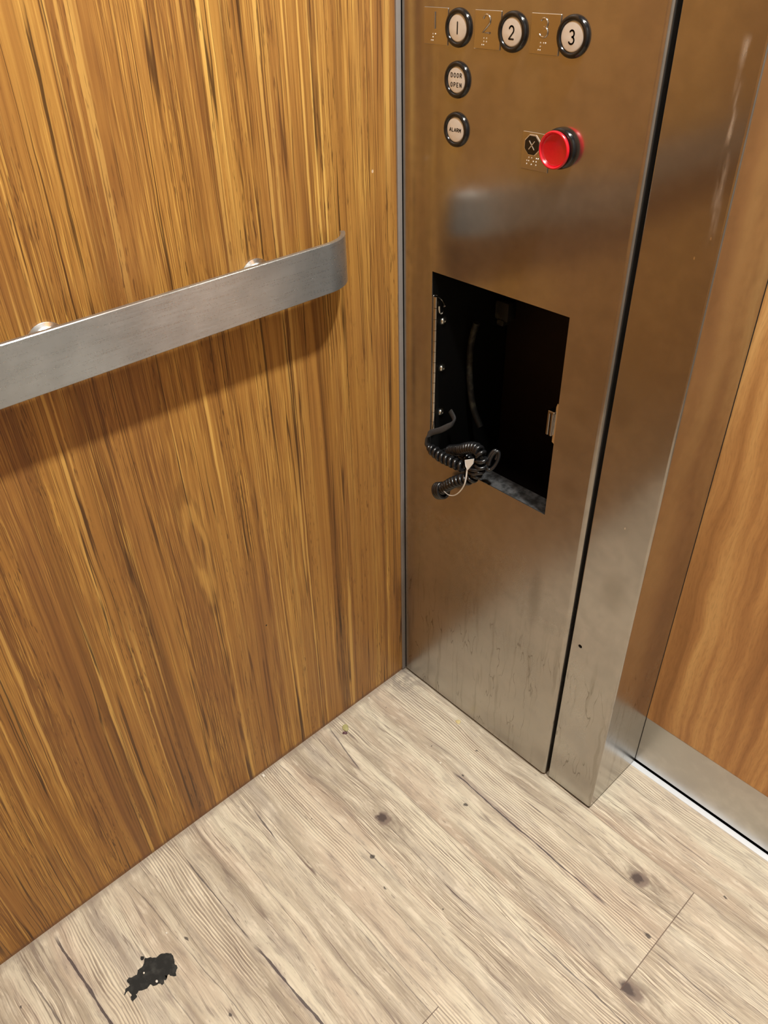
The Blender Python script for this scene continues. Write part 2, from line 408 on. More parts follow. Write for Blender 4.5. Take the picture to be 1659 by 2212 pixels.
def frame(n):
    n = Vector(n).normalized(); u = n.orthogonal().normalized(); return u, n.cross(u)
def lathe(bm, org, axis, prof, seg=48):          # prof: (r, h) pairs along axis
    org = Vector(org); ax = Vector(axis).normalized(); u, v = frame(ax); rings = []
    for r, h in prof:
        if r < 1e-6: rings.append([bm.verts.new(org + ax * h)])
        else: rings.append([bm.verts.new(org + ax * h + (u * math.cos(2 * PI * k / seg) + v * math.sin(2 * PI * k / seg)) * r) for k in range(seg)])
    for a, b in zip(rings, rings[1:]):
        for k in range(seg):
            k2 = (k + 1) % seg
            if len(a) == 1 and len(b) > 1: bm.faces.new((a[0], b[k], b[k2]))
            elif len(b) == 1 and len(a) > 1: bm.faces.new((a[k], b[0], a[k2]))
            elif len(a) > 1: bm.faces.new((a[k], b[k], b[k2], a[k2]))
    return bm
def catmull(P, n):
    P = [Vector(p) for p in P]; P = [P[0] * 2 - P[1]] + P + [P[-1] * 2 - P[-2]]; out = []
    for i in range(1, len(P) - 2):
        for k in range(n):
            t = k / n; a, b, c, d = P[i - 1:i + 3]
            out.append(.5 * ((2 * b) + (c - a) * t + (2 * a - 5 * b + 4 * c - d) * t * t + (3 * b - a - 3 * c + d) * t ** 3))
    out.append(P[-2]); return out
def resample(P, d):
    out = [P[0]]; acc = 0
    for a, b in zip(P, P[1:]):
        L = (b - a).length; pos = d - acc
        while pos <= L:
            out.append(a.lerp(b, pos / L)); pos += d
        acc = (acc + L) % d if L else acc
    return out
def pt_frames(P):
    T = [(P[min(i + 1, len(P) - 1)] - P[max(i - 1, 0)]).normalized() for i in range(len(P))]
    u = T[0].orthogonal().normalized(); U = []
    for t in T:
        u = (u - t * u.dot(t)).normalized(); U.append(u.copy())
    return T, U
def tube(bm, P, r, seg=10, flat=1.0, up=None):
    P = [Vector(p) for p in P]; T, U = pt_frames(P); rings = []
    for i, (p, t, u) in enumerate(zip(P, T, U)):
        rr = r[i] if isinstance(r, (list, tuple)) else r
        if up is not None: u = (Vector(up) - t * Vector(up).dot(t)).normalized()
        v = t.cross(u)
        rings.append([bm.verts.new(p + u * math.cos(2 * PI * k / seg) * rr + v * math.sin(2 * PI * k / seg) * rr * flat) for k in range(seg)])
    for a, b in zip(rings, rings[1:]):
        for k in range(seg): bm.faces.new((a[k], a[(k + 1) % seg], b[(k + 1) % seg], b[k]))
    bm.faces.new(rings[0]); bm.faces.new(rings[-1][::-1]); return bm
def prism(bm, pts, n, t):                         # polygon of 3D points extruded along n by t
    n = Vector(n) * t; a = [bm.verts.new(Vector(p)) for p in pts]; b = [bm.verts.new(Vector(p) + n) for p in pts]
    fs = [bm.faces.new(a[::-1]), bm.faces.new(b)]
    for i in range(len(a)): bm.faces.new((a[i], a[(i + 1) % len(a)], b[(i + 1) % len(a)], b[i]))
    bmesh.ops.triangulate(bm, faces=fs); return bm

# stroke lettering drawn on a face looking towards -y: unit cell 0..1 wide, 0..1 tall
def arc(cx, cy, rx, ry, a0, a1, n=14): return [(cx + rx * math.cos(math.radians(a0 + (a1 - a0) * k / n)), cy + ry * math.sin(math.radians(a0 + (a1 - a0) * k / n))) for k in range(n + 1)]
GL = {
 '1': [[(.5, 0), (.5, 1)]],
 '2': [arc(.5, .70, .42, .30, 165, -35) + [(.08, 0), (.95, 0)]],
 '3': [arc(.46, .745, .38, .255, 150, -80), arc(.46, .27, .44, .27, 85, -155)],
 'D': [[(.08, 0), (.08, 1), (.45, 1)] + arc(.45, .5, .45, .5, 80, -80, 10) + [(.45, 0), (.08, 0)]],
 'O': [arc(.5, .5, .42, .5, 90, 450, 18)],
 'R': [[(.1, 0), (.1, 1), (.55, 1)] + arc(.55, .74, .35, .26, 80, -80, 8) + [(.55, .48), (.1, .48)], [(.5, .48), (.92, 0)]],
 'P': [[(.1, 0), (.1, 1), (.55, 1)] + arc(.55, .73, .35, .27, 80, -80, 8) + [(.55, .46), (.1, .46)]],
 'E': [[(.9, 0), (.1, 0), (.1, 1), (.9, 1)], [(.1, .5), (.75, .5)]],
 'N': [[(.1, 0), (.1, 1), (.9, 0), (.9, 1)]],
 'A': [[(.05, 0), (.5, 1), (.95, 0)], [(.2, .36), (.8, .36)]],
 'L': [[(.12, 1), (.12, 0), (.9, 0)]],
 'M': [[(.06, 0), (.06, 1), (.5, .35), (.94, 1), (.94, 0)]],
 'X': [[(0, 0), (1, 1)], [(0, 1), (1, 0)]],
}
def stroke(bm, pts, w, y, th):
    P = [Vector((p[0], 0, p[1])) for p in pts]
    for a, b in zip(P, P[1:]):
        d = (b - a)
        if d.length < 1e-7: continue
        d.normalize(); s = Vector((-d.z, 0, d.x)) * (w / 2)
        ring = [a + s, a - d * (w * .35), a - s, b - s, b + d * (w * .35), b + s]
        prism(bm, [(q.x, y, q.z) for q in ring], (0, -1, 0), th)
def text(bm, s, cx, cz, w, h, pitch, lw, y, th):
    x0 = cx - (pitch * (len(s) - 1)) / 2 - w / 2
    for i, ch in enumerate(s):
        for st in GL[ch]: stroke(bm, [(x0 + i * pitch + p[0] * w, cz - h / 2 + p[1] * h) for p in st], lw, y, th)
    return bm
def relief(bm, ch, cx, cz, w, h, r, y):           # raised rounded numeral
    for st in GL[ch]:
        P = [Vector((cx - w / 2 + p[0] * w, y, cz - h / 2 + p[1] * h)) for p in st]
        tube(bm, P, r, 8, .8, up=(0, -1, 0))
    return bm
def braille(bm, cells, x0, z0, dx, dz, cp, r, y):
    for i, cell in enumerate(cells):
        for d in cell:
            c = (d - 1) // 3; q = (d - 1) % 3
            lathe(bm, (x0 + i * cp + c * dx, y, z0 - q * dz), (0, -1, 0), [(r, -.0002), (r * .9, r * .35), (r * .5, r * .7), (0, r * .8)], 10)
    return bm

# ------------------------------------------------------------------ the cab
W, D, H = 1.45, -1.36, 2.30
CX0, CX1, DY = .3575, .4437, .1411          # door column and depth of the door behind it
DR = 1.36
floor = struct(obj('floor', B((-.02, D, -.02), (W, .129, 0)), 'vinyl'), 'weathered pale pine plank vinyl flooring')
wl = struct(obj('wall_left', B((-.02, D, 0), (0, -.0068, H)), 'teak'), 'teak wood laminate wall behind the handrail')
wr = struct(obj('wall_right', B((W, D, 0), (W + .02, .2, H)), 'greywall'))
wb = struct(obj('wall_back', B((-.02, D - .02, 0), (W + .02, D, H)), 'teak'))
ceil = struct(obj('ceiling', B((-.02, D, H), (W + .02, .2, H + .02)), 'cream'))
# corner strip between the laminate and the control panel
t1 = struct(obj('trim_1', B((-.02, -.0070, .002), (.0026, .0012, 2.29), .0008), 'strip'), 'narrow grey strip in the corner beside the control panel')
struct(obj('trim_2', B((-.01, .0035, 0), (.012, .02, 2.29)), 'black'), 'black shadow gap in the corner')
# shaft behind the gap between panel and column
struct(obj('trim_3', B((.3385, .020, 0), (.3670, .045, 2.29)), 'black'), 'black gap between control panel and door column')
# front wall: column beside the door (an L of folded steel), the far column and the header
bm = bmesh.new(); r = .0032
prof = [(CX0, .035), (CX0, .0047)] + [(CX0 + .0015 - .0015 * math.cos(a), .0045 - .0015 * math.sin(a)) for a in (0.4, .8, 1.2, PI / 2)]
prof += [(CX1 - r + r * math.sin(a), .003 + r - r * math.cos(a)) for a in (0, .3, .6, .9, 1.2, PI / 2)] + [(CX1, .17), (CX1 - .02, .17), (CX1 - .02, .035)]
prism(bm, [(p[0], p[1], .0050) for p in prof], (0, 0, 1), 2.085)
# screw hole through the face
col = obj('wall_front', bm, 'column', None, True, 35, .02); struct(col, 'stainless steel door column with a small screw hole')
cut = obj('cutter', lathe(bmesh.new(), (.3733, -.01, .3407), (0, 1, 0), [(0, 0), (.0032, 0), (.0032, .028), (0, .028)], 24), 'black')
md = col.modifiers.new('hole', 'BOOLEAN'); md.operation = 'DIFFERENCE'; md.object = cut; md.solver = 'EXACT'
dg = bpy.context.evaluated_depsgraph_get(); me2 = bpy.data.meshes.new_from_object(col.evaluated_get(dg))
if len(me2.polygons) > 10: col.modifiers.clear(); col.data = me2
else: col.modifiers.clear()
me2.materials.clear(); me2.materials.append(M['column'])
bpy.data.objects.remove(cut)
hb = obj('screw_hole', lathe(bmesh.new(), (.3733, .0085, .3407), (0, -1, 0), [(.0031, 0), (.0031, .0008), (0, .0008)], 20), 'black', col); hb['label'] = 'small round screw hole in the column'
struct(obj('wall_front_return', B((DR, .003, .0035), (W, .17, 2.09), .002), 'steel'))
struct(obj('wall_front_header', B((0, .002, 2.095), (W, .17, H)), 'steel'))
struct(obj('wall_front_backing', B((-.02, .19, 0), (CX1 - .022, .2, 2.09)), 'black'))

bm = bmesh.new(); box(bm, (.008, .0022, 0), (.343, .016, .0052)); box(bm, (CX0 + .0015, .0050, 0), (CX1 - .0012, .168, .0052))
struct(obj('foot_gap_shade', bm, 'black'), 'black strip standing in for the shaded gap along the foot of the steel panel and column')  # black filler strips that put the shade of the foot gap into colour
# door with laminate face and steel kick plate, sill in front of its foot
door = bpy.data.objects.new('door_1', None); door.location = ((CX1 + DR) / 2, DY, 0); COL.objects.link(door); struct(door, 'sliding cab door in wood laminate with a steel kick plate')
obj('door_panel', B((CX1 - .03, DY + .0008, .1196), (DR + .03, DY + .024, 2.085)), 'doorwood', door)['label'] = 'orange brown wood laminate door face'
obj('kick_plate', B((CX1 - .03, DY, .0059), (DR + .03, DY + .025, .1194), .0005, 1), 'kick', door)['label'] = 'brushed steel kick plate along the foot of the door'
struct(obj('door_edge_shade', B((CX1 - .001, DY - .0008, .006), (CX1 + .0005, DY - .0001, 2.085)), 'black'), 'thin black strip drawing the contact shadow where the door slides behind the column')  # solid black strip, paints the contact shadow between door and column
sill = bmesh.new(); box(sill, (CX1 - .004, .1290, -.012), (DR + .004, .1400, .0012), .0004, 1)
sl = struct(obj('trim_4', sill, 'alu'), 'worn aluminium door sill strip')
struct(obj('trim_5', B((CX1 - .004, .1402, -.03), (DR + .004, .20, -.008)), 'black'), 'dark groove under the door')

# ------------------------------------------------------------------ ceiling lights
def downlight(x, y, watts, label, rad=.048):
    t = thing('ceiling_downlight', label, 'ceiling light', (x, y, H - .001), 'round downlights in the cab ceiling')
    obj('trim_ring', lathe(bmesh.new(), (x, y, H - .001), (0, 0, -1), [(rad + .004, 0), (rad + .018, 0), (rad + .016, .004), (rad + .006, .006), (rad + .004, .003)], 40), 'chrome', t, True)
    n = NB('lit_lens'); n.set(col=(.9, .9, .88), em=(1, .95, .87, 1), ems=3.0, rough=.5); M['lens'] = n.m
    obj('lens', lathe(bmesh.new(), (x, y, H - .0015), (0, 0, -1), [(rad + .004, 0), (rad * .6, .0008), (0, .001)], 40), 'lens', t, True)
    l = bpy.data.lights.new('lamp', 'AREA'); l.shape = 'DISK'; l.size = rad * 2; l.energy = watts; l.color = (1.0, .99, .93)
    lo = bpy.data.objects.new('lamp', l); lo.location = (x, y, H - .012); link(lo, t)
    return t
downlight(.708, -.11, 34, 'round ceiling downlight above the door end of the cab')
downlight(.708, -.62, 12, 'round ceiling downlight in the middle of the cab ceiling')

# ------------------------------------------------------------------ control panel
OX0, OX1, OZ0, OZ1 = .0605, .2851, .5395, .8296
PX0, PX1, PZ0, PZ1 = .0056, .3515, .0050, 2.2
cp = thing('control_panel', 'stainless steel lift control panel with floor buttons and an open telephone recess', 'control panel', (.175, 0, PZ0))
bm = bmesh.new(); th = .0016
xs = [PX0, OX0, OX1, PX1 - .0064]; zs = [PZ0, OZ0, OZ1, PZ1]
for i in range(3):
    for j in range(3):
        if i == 1 and j == 1: continue
        vs = [bm.verts.new(p) for p in ((xs[i], 0, zs[j]), (xs[i + 1], 0, zs[j]), (xs[i + 1], 0, zs[j + 1]), (xs[i], 0, zs[j + 1]))]
        bm.faces.new(vs)
# returns of the opening, rounded right edge with its side return
def strip_(pts):
    for (a, b) in zip(pts, pts[1:]):
        bm.faces.new([bm.verts.new(p) for p in ((a[0], a[1], PZ0), (b[0], b[1], PZ0), (b[0], b[1], PZ1), (a[0], a[1], PZ1))])
rr = .0064
strip_([(PX1 - rr + rr * math.sin(a), rr - rr * math.cos(a)) for a in (0, .26, .52, .79, 1.05, 1.31, PI / 2)] + [(PX1, .0135), (PX1 - th, .0135), (PX1 - th, .007)])
strip_([(PX0, 0), (PX0, .012)])
for (a, b) in (((OX0, OZ0), (OX1, OZ0)), ((OX1, OZ0), (OX1, OZ1)), ((OX1, OZ1), (OX0, OZ1)), ((OX0, OZ1), (OX0, OZ0))):
    bm.faces.new([bm.verts.new(p) for p in ((a[0], 0, a[1]), (b[0], 0, b[1]), (b[0], th, b[1]), (a[0], th, a[1]))])
for z in (PZ0, PZ1): bm.faces.new([bm.verts.new(p) for p in ((PX0, 0, z), (PX1 - .0064, 0, z), (PX1 - .0066, .003, z), (PX0, .003, z))])
bmesh.ops.remove_doubles(bm, verts=bm.verts, dist=1e-5)
fp = obj('face_plate', bm, 'panel', cp, True, 30, .004)

# open telephone recess behind the plate
BX = .0600
rb = bmesh.new(); d0, d1 = .0018, .172
box(rb, (BX - .0015, d0, .40), (BX, d1, OZ1 + .012)); box(rb, (OX1 + .0008, d0, .40), (OX1 + .0025, d1, OZ1 + .012))
box(rb, (BX - .0015, d0, OZ1 + .0106), (OX1 + .0025, d1, OZ1 + .0122)); box(rb, (BX - .0015, d0, .398), (OX1 + .0025, d1, .3998))
rec = obj('recess_box', rb, 'boxblack', cp); rec['label'] = 'black inside walls of the open telephone recess'
obj('back_plate', B((BX, d1, .40), (OX1, d1 + .002, OZ1 + .012)), 'boxbrown', rec)
fl = bmesh.new(); box(fl, (OX0 + .004, .0025, OZ0 - .0035), (OX1 - .0015, .034, OZ0 - .0012), .0006, 1)
fo = obj('bottom_flange', fl, 'ledge', rec); fo['label'] = 'dusty dark grey flange along the bottom of the recess'
# remains of the telephone door hinge: leaf, knuckle barrel, torn curl
hg = bmesh.new()
box(hg, (BX + .0001, .0022, .581), (BX + .0014, .0100, .7955), .0003, 1)
for k in range(13):
    z0 = .5815 + k * .0164; lathe(hg, (BX + .0034, .0048, z0), (0, 0, 1), [(0, 0), (.0033, 0), (.0033, .0158), (0, .0158)], 18)
hinge = obj('hinge', hg, 'plate', cp, True); hinge['label'] = 'brownish steel hinge strip on the left edge of the recess'
obj('torn_hinge_curl', tube(bmesh.new(), catmull([(BX + .0012, .008, .793), (BX + .0018, .0165, .786), (BX + .004, .0215, .776), (BX + .002, .019, .766), (BX + .001, .0135, .768), (BX + .0015, .0115, .778)], 8), .0014, 8, 2.2, up=(0, 0, 1)), 'plate', hinge, True)
for z in (.7521, .6786, .6044):
    s_ = obj('screw', lathe(bmesh.new(), (BX, .0235, z), (1, 0, 0), [(.0062, 0), (.0062, .0006), (.0052, .0009), (.0048, .0022), (.0034, .0036), (.0013, .0042), (.0012, .0036), (0, .0036)], 28), 'rivet', rec, True)
    s_['label'] = 'pale domed screw in the left side of the recess'
# latch strike on the right side
lt = bmesh.new()
prism(lt, [(.2795, .0032, .655), (.2838, .0032, .653), (.2842, .0032, .706), (.2832, .0032, .7115), (.2815, .0032, .7125), (.2800, .0032, .707)], (0, 1, 0), .0012)
latch = obj('latch_strike', lt, 'chrome', cp); latch['label'] = 'small chrome latch strike on the right edge of the recess'
ls = bmesh.new()
for (x0, x1) in ((.2700, .2742), (.2752, .2795)): box(ls, (x0, -.0004, .6640), (x1, .0125, .6975), .0014, 3)
box(ls, (.2700, -.0002, .6965), (.2795, .0125, .7000), .0008, 1)
obj('latch_rollers', ls, 'darkchrome', latch)
# bits inside the recess
o = obj('inner_cable', tube(bmesh.new(), catmull([(.0835, .07, .742), (.0750, .07, .708), (.0742, .07, .669), (.0785, .07, .630), (.0870, .07, .600), (.1000, .072, .575)], 8), .0050, 10), 'dark_dust', rec, True); o['label'] = 'dim grey cable inside the recess'
bm = bmesh.new(); box(bm, (.082, .110, .735), (.108, .130, .765), .004, 2); box(bm, (.088, .108, .728), (.102, .128, .738), .003, 2)
o = obj('inner_bracket', bm, 'dark_dust', rec, True); o['label'] = 'dim olive grey bracket deep inside the recess'

# tactile plates, push buttons
def tactile(cx, cz, ch, cells, w=.0372, h=.0362):
    p = obj('tactile_plate', B((cx - w / 2, -.0013, cz - h / 2), (cx + w / 2, .0002, cz + h / 2), .0010, 3), 'plate', cp)
    return p
CZ = 1.1111
NW = {'1': 'one', '2': 'two', '3': 'three'}
for ch, bx, cells in (('1', .0958, [(3, 4, 5, 6), (1,)]), ('2', .1722, [(3, 4, 5, 6), (1, 2)]), ('3', .2486, [(3, 4, 5, 6), (1, 4)])):
    px = bx - .0348
    p = tactile(px, CZ, ch, cells); p['label'] = 'raised steel tactile plate with number %s and braille' % ch
    obj('raised_numeral', relief(bmesh.new(), ch, px - .0012, 1.1168, .0118 if ch != '1' else .004, .0165, .0014, -.0014), 'plate', p, True, 70)
    obj('braille_dots', braille(bmesh.new(), cells, px - .0065, 1.1035, .0024, .0032, .0062, .00085, -.0013), 'bead', p, True)
def button(cx, cz, what, mk):
    rim = obj('push_button', lathe(bmesh.new(), (cx, 0, cz), (0, -1, 0), [(.0190, -.0005), (.0191, .0012), (.0186, .0030), (.0174, .0043), (.0158, .0048), (.0146, .0042), (.0138, .0028), (.0135, .0016)], 64), 'ring', cp, True, 60)
    rim['label'] = 'black ringed round push button marked ' + what
    cap = obj('button_cap', lathe(bmesh.new(), (cx, 0, cz), (0, -1, 0), [(.0137, 0), (.0137, .0018), (.0132, .0026), (.0122, .0030), (0, .0031)], 48), 'white', rim, True)
    cap['label'] = 'aged white button cap'
    bm = bmesh.new(); mk(bm, cx, cz, -.0030)
    m = obj('marking', bm, 'ink', rim); m['label'] = 'black marking ' + what
YT = .0003
button(.0958, CZ, '1', lambda b, x, z, y: text(b, '1', x, z, .004, .0115, 0, .0016, y, YT))
button(.1722, CZ, '2', lambda b, x, z, y: text(b, '2', x, z - .0004, .0072, .0118, 0, .0016, y, YT))
button(.2486, CZ, '3', lambda b, x, z, y: text(b, '3', x, z - .0004, .0072, .0118, 0, .0016, y, YT))
def dopen(b, x, z, y):
    text(b, 'DOOR', x, z + .0048, .0030, .0042, .0046, .00075, y, YT); text(b, 'OPEN', x, z - .0048, .0030, .0042, .0046, .00075, y, YT)
button(.0963, 1.0604, 'DOOR OPEN', dopen)
button(.0970, 1.0085, 'ALARM', lambda b, x, z, y: text(b, 'ALARM', x, z, .0029, .0038, .0038, .0008, y, YT))

# emergency stop
SX, SZ = .2480, 1.0088
sp = obj('tactile_plate', B((.1960, -.0013, .9810), (.2332, .0002, 1.0198), .0010, 3), 'plate', cp); sp['label'] = 'steel tactile plate with a black octagon beside the red knob'
oc = lambda cx, cz, r, y: [(cx + r * math.cos(PI / 8 + k * PI / 4), y, cz + r * math.sin(PI / 8 + k * PI / 4)) for k in range(8)]
obj('octagon_rim', prism(bmesh.new(), oc(.2106, 1.0071, .0114, -.0012), (0, -1, 0), .0006), 'bead', sp)
og = obj('octagon', prism(bmesh.new(), oc(.2102, 1.0068, .0103, -.0016), (0, -1, 0), .0006), 'ring', sp)
bm = bmesh.new(); text(bm, 'X', .2102, 1.0068, .0072, .0085, 0, .0009, -.0022, .0004); obj('cross_mark', bm, 'bead', sp)
obj('braille_dots', braille(bmesh.new(), [(2, 3, 4, 5), (1, 3, 5), (1, 2, 3, 4)], .2045, .9940, .0025, .0034, .0064, .00085, -.0013), 'bead', sp, True)
kn = obj('stop_knob_collar', lathe(bmesh.new(), (SX, 0, SZ), (0, -1, 0), [(.0203, -.0004), (.0207, .0022), (.0203, .0052), (.0190, .0066), (.0170, .0070), (.012, .0070)], 64), 'ring', cp, True, 60)
kn['label'] = 'black round collar of the emergency stop'
rk = obj('stop_knob', lathe(bmesh.new(), (SX, 0, SZ), (0, -1, 0), [(.0120, .0066), (.0128, .0088), (.0172, .0102), (.0188, .0116), (.0191, .0130), (.0188, .0144), (.0178, .0153), (.0170, .0150), (.0163, .0138), (.0156, .0118), (.0146, .0108), (0, .0104)], 72), 'red', kn, True, 70)
rk['label'] = 'bright red dished emergency stop knob'

# ------------------------------------------------------------------ handrail
ZB, ZT, XF, TH = .8404, .9006, .0450, .0062
hr = thing('handrail', 'flat brushed steel handrail bar on two round mounts across the wood wall', 'handrail', (0, -.37, .8705))
path = [(XF, D + .10), (XF, -.163)]
for k in range(1, 15):
    a = math.radians(62) * k / 14; path.append((XF - .058 * (1 - math.cos(a)), -.163 + .058 * math.sin(a)))
bm = bmesh.new(); n_ = len(path); secs = []
for i, p in enumerate(path):
    a, b = path[max(i - 1, 0)], path[min(i + 1, n_ - 1)]
    t = Vector((b[0] - a[0], b[1] - a[1], 0)).normalized(); nn = Vector((t.y, -t.x, 0))      # outward normal
    if nn.x < 0: nn = -nn
    s_end = sum((Vector(path[j + 1]) - Vector(path[j])).length for j in range(i, n_ - 1))
    R_ = .012; cutb = 0.0
    if s_end < R_: cutb = R_ - math.sqrt(max(R_ * R_ - (R_ - s_end) ** 2, 0))
    cutt = cutb * .12
    e = .0008; z0, z1 = ZB + cutb, ZT - cutt
    P0 = Vector((p[0], p[1], 0))
    pr_ = [(0, z0 + e), (0, z1 - e), (-e, z1), (-TH + e, z1), (-TH, z1 - e), (-TH, z0 + e), (-TH + e, z0), (-e, z0)]
    secs.append([bm.verts.new(P0 + nn * q[0] + Vector((0, 0, q[1]))) for q in pr_])
for a, b in zip(secs, secs[1:]):
    for k in range(8): bm.faces.new((a[k], a[(k + 1) % 8], b[(k + 1) % 8], b[k]))
bm.faces.new(secs[0]); bm.faces.new(secs[-1][::-1])
obj('rail_bar', bm, 'rail', hr, True, 30)
for yy, lab in ((-.500, 'left'), (-.241, 'right'), (-1.0, None)):
    m_ = obj('rail_mount', lathe(bmesh.new(), (0, yy, .8700), (1, 0, 0), [(.0224, .0002), (.0224, .0016), (.0216, .0022), (.0190, .0034), (.0145, .0075), (.0115, .0140), (.0105, .0220), (.0105, XF - TH + .0002)], 56), 'cup', hr, True, 35)
    m_['label'] = 'polished round cup mount behind the rail'

# ------------------------------------------------------------------ telephone cord
tc = thing('telephone_cord', 'black coiled telephone cord hanging knotted out of the recess', 'telephone cord', (.12, -.01, .54))
tail = [(.0836, .02, .6165), (.097, .014, .6109), (.099, .008, .6062), (.0944, .002, .6012), (.0851, -.003, .5938), (.0736, -.006, .587), (.0668, -.008, .5809), (.064, -.0085, .5718), (.0633, -.0075, .5619), (.0665, -.006, .556)]
tp = catmull(tail, 8)
o = obj('flat_lead', tube(bmesh.new(), tp, .0046, 10, .5, up=(0.2, .3, 1)), 'tail', tc, True); o['label'] = 'dusty grey straight end of the cord curling over the left edge'
coil = [(.0665, -.0075, .557), (.0763, -.009, .5575), (.0948, -.0115, .5555), (.1178, -.0125, .5569), (.1347, -.012, .5573), (.145, -.008, .5566), (.1347, .010, .5535), (.1163, .018, .5525), (.0991, .018, .5527), (.0928, .014, .5537), (.1094, .008, .564), (.1256, .002, .5751), (.1433, -.002, .5879), (.1599, -.006, .5955), (.173, -.012, .5962), (.1797, -.016, .5892), (.178, -.017, .5758), (.1726, -.019, .5629), (.1651, -.022, .5531), (.1518, -.023, .5455), (.1401, -.023, .5373), (.1283, -.022, .5269), (.1154, -.021, .5131), (.1031, -.021, .4992)]
cl = resample(catmull(coil, 12), .0004)
T, U = pt_frames(cl); ph = 0; hel = []
L = len(cl)
for i, (p, t, u) in enumerate(zip(cl, T, U)):
    pitch = .0076 + .0016 * math.sin(i * .011)
    ph += 2 * PI * .0004 / pitch
    v = t.cross(u); R_ = .0062 * min(1, .35 + i / 40, .8 + (L - i) / 60)
    hel.append(p + (u * math.cos(ph) + v * math.sin(ph)) * R_)
ck = obj('coiled_cable', tube(bmesh.new(), hel, .0031, 8), 'cord', tc, True, 80)
# end loops, tighter turns closing the lower end, and the loose turn at the right of the knot
end = []
for k in range(90):
    a = k / 90 * 2 * PI * 3.1; end.append(Vector((.1130 - k * .00014, -.0215, .5060 - k * .00008)) + Vector((-.35 * math.cos(a) + .2 * math.sin(a), math.sin(a) * .8, math.cos(a))) * .0112)
obj('end_loops', tube(bmesh.new(), end, .0029, 8), 'cord', tc, True, 80)
lp = []
for k in range(56):
    a = k / 56 * 2 * PI * 1.6; lp.append(Vector((.1870 + k * .00010, -.004, .588)) + Vector((.0045 * math.cos(a), .008 * math.sin(a + .6), .0130 * math.sin(a))))
obj('loose_turn', tube(bmesh.new(), lp, .0027, 8), 'cord', tc, True, 80)
kp = []
for k in range(70):
    a = k / 70 * 2 * PI * 2.2; kp.append(Vector((.1700, -.020, .5800 - k * .0002)) + Vector((.0105 * math.cos(a), .0075 * math.sin(a), .0035 * math.sin(a + 1))))
obj('knot_turns', tube(bmesh.new(), kp, .0027, 8), 'cord', tc, True, 80)
tie = catmull([(.1751, -.034, .5962), (.1707, -.036, .5817), (.1698, -.037, .5658), (.167, -.037, .5507), (.157, -.035, .5323), (.1437, -.032, .5173), (.1307, -.03, .5106), (.1182, -.028, .5111)], 8)
ti = obj('cable_tie', tube(bmesh.new(), tie, .0011, 8, .6), 'clear', tc, True); ti['label'] = 'pale thin tie hanging in a loop from the knot'
obj('tie_head', prism(bmesh.new(), [(.1648, -.0350, .5916), (.18, -.0335, .6), (.1797, -.0345, .5917), (.1718, -.0362, .5779), (.1675, -.0362, .5836)], (0, -1, 0), .0012), 'clear', ti)

# ------------------------------------------------------------------ things lying on the floor
pts = [(0.1512, -0.6414), (0.1535, -0.6385), (0.1592, -0.6335), (0.1647, -0.6334), (0.1708, -0.635), (0.1751, -0.6375), (0.1792, -0.6362), (0.1829, -0.6372), (0.1837, -0.6393), (0.1866, -0.6423), (0.1907, -0.6443), (0.1893, -0.6472), (0.1858, -0.6501), (0.1819, -0.6511), (0.1812, -0.6548), (0.178, -0.6562), (0.185, -0.6566), (0.1853, -0.6592), (0.1829, -0.6598), (0.1872, -0.662), (0.1876, -0.6659), (0.1843, -0.666), (0.1829, -0.668), (0.1822, -0.6716), (0.1801, -0.6753), (0.1752, -0.6765), (0.1763, -0.6812), (0.1767, -0.6846), (0.1751, -0.6877), (0.1735, -0.6908), (0.1716, -0.6933), (0.1725, -0.6966), (0.1733, -0.6986), (0.1772, -0.6991), (0.1772, -0.7038), (0.1786, -0.7066), (0.1743, -0.7069), (0.1706, -0.7061), (0.1701, -0.7039), (0.1659, -0.7036), (0.1613, -0.7046), (0.1611, -0.7077), (0.1631, -0.7107), (0.1616, -0.7109), (0.1589, -0.7081), (0.1558, -0.7056), (0.1565, -0.702), (0.1562, -0.6995), (0.153, -0.699), (0.1494, -0.6998), (0.1471, -0.6994), (0.1457, -0.6955), (0.1489, -0.6916), (0.149, -0.6877), (0.1504, -0.6852), (0.1483, -0.6825), (0.1455, -0.6805), (0.1459, -0.6771), (0.1461, -0.6739), (0.1435, -0.6697), (0.1394, -0.667), (0.1382, -0.6647), (0.141, -0.6613), (0.1421, -0.6586), (0.1453, -0.6563), (0.1489, -0.6525), (0.1486, -0.6482), (0.1493, -0.6444)]
jag = []
for i, p in enumerate(pts):
    q = pts[(i + 1) % len(pts)]
    for k in range(3):
        f = k / 3; jag.append((p[0] + (q[0] - p[0]) * f + random.uniform(-.0004, .0004), p[1] + (q[1] - p[1]) * f + random.uniform(-.0004, .0004), 0))
tear = thing('torn_floor_patch', 'ragged black patch where the vinyl floor is torn away', 'floor tear', (.163, -.668, 0))
obj('black_backing', prism(bmesh.new(), jag, (0, 0, 1), .0004), 'tar', tear)
obj('black_fleck', prism(bmesh.new(), [(x, y, 0) for x, y in [(0.1314, -0.6683), (0.1344, -0.665), (0.1372, -0.6653), (0.1384, -0.668), (0.137, -0.6705), (0.1343, -0.6703)]], (0, 0, 1), .0004), 'tar', tear)
M['crumb_white'] = plain('white_crumb', (.85, .82, .74), .6); M['crumb_yellow'] = plain('yellow_crumb', (.72, .60, .30), .6, grain=.3)
M['crumb_green'] = plain('olive_crumb', (.48, .45, .20), .6, grain=.3); M['crumb_purple'] = plain('purple_peel', (.10, .035, .045), .5)
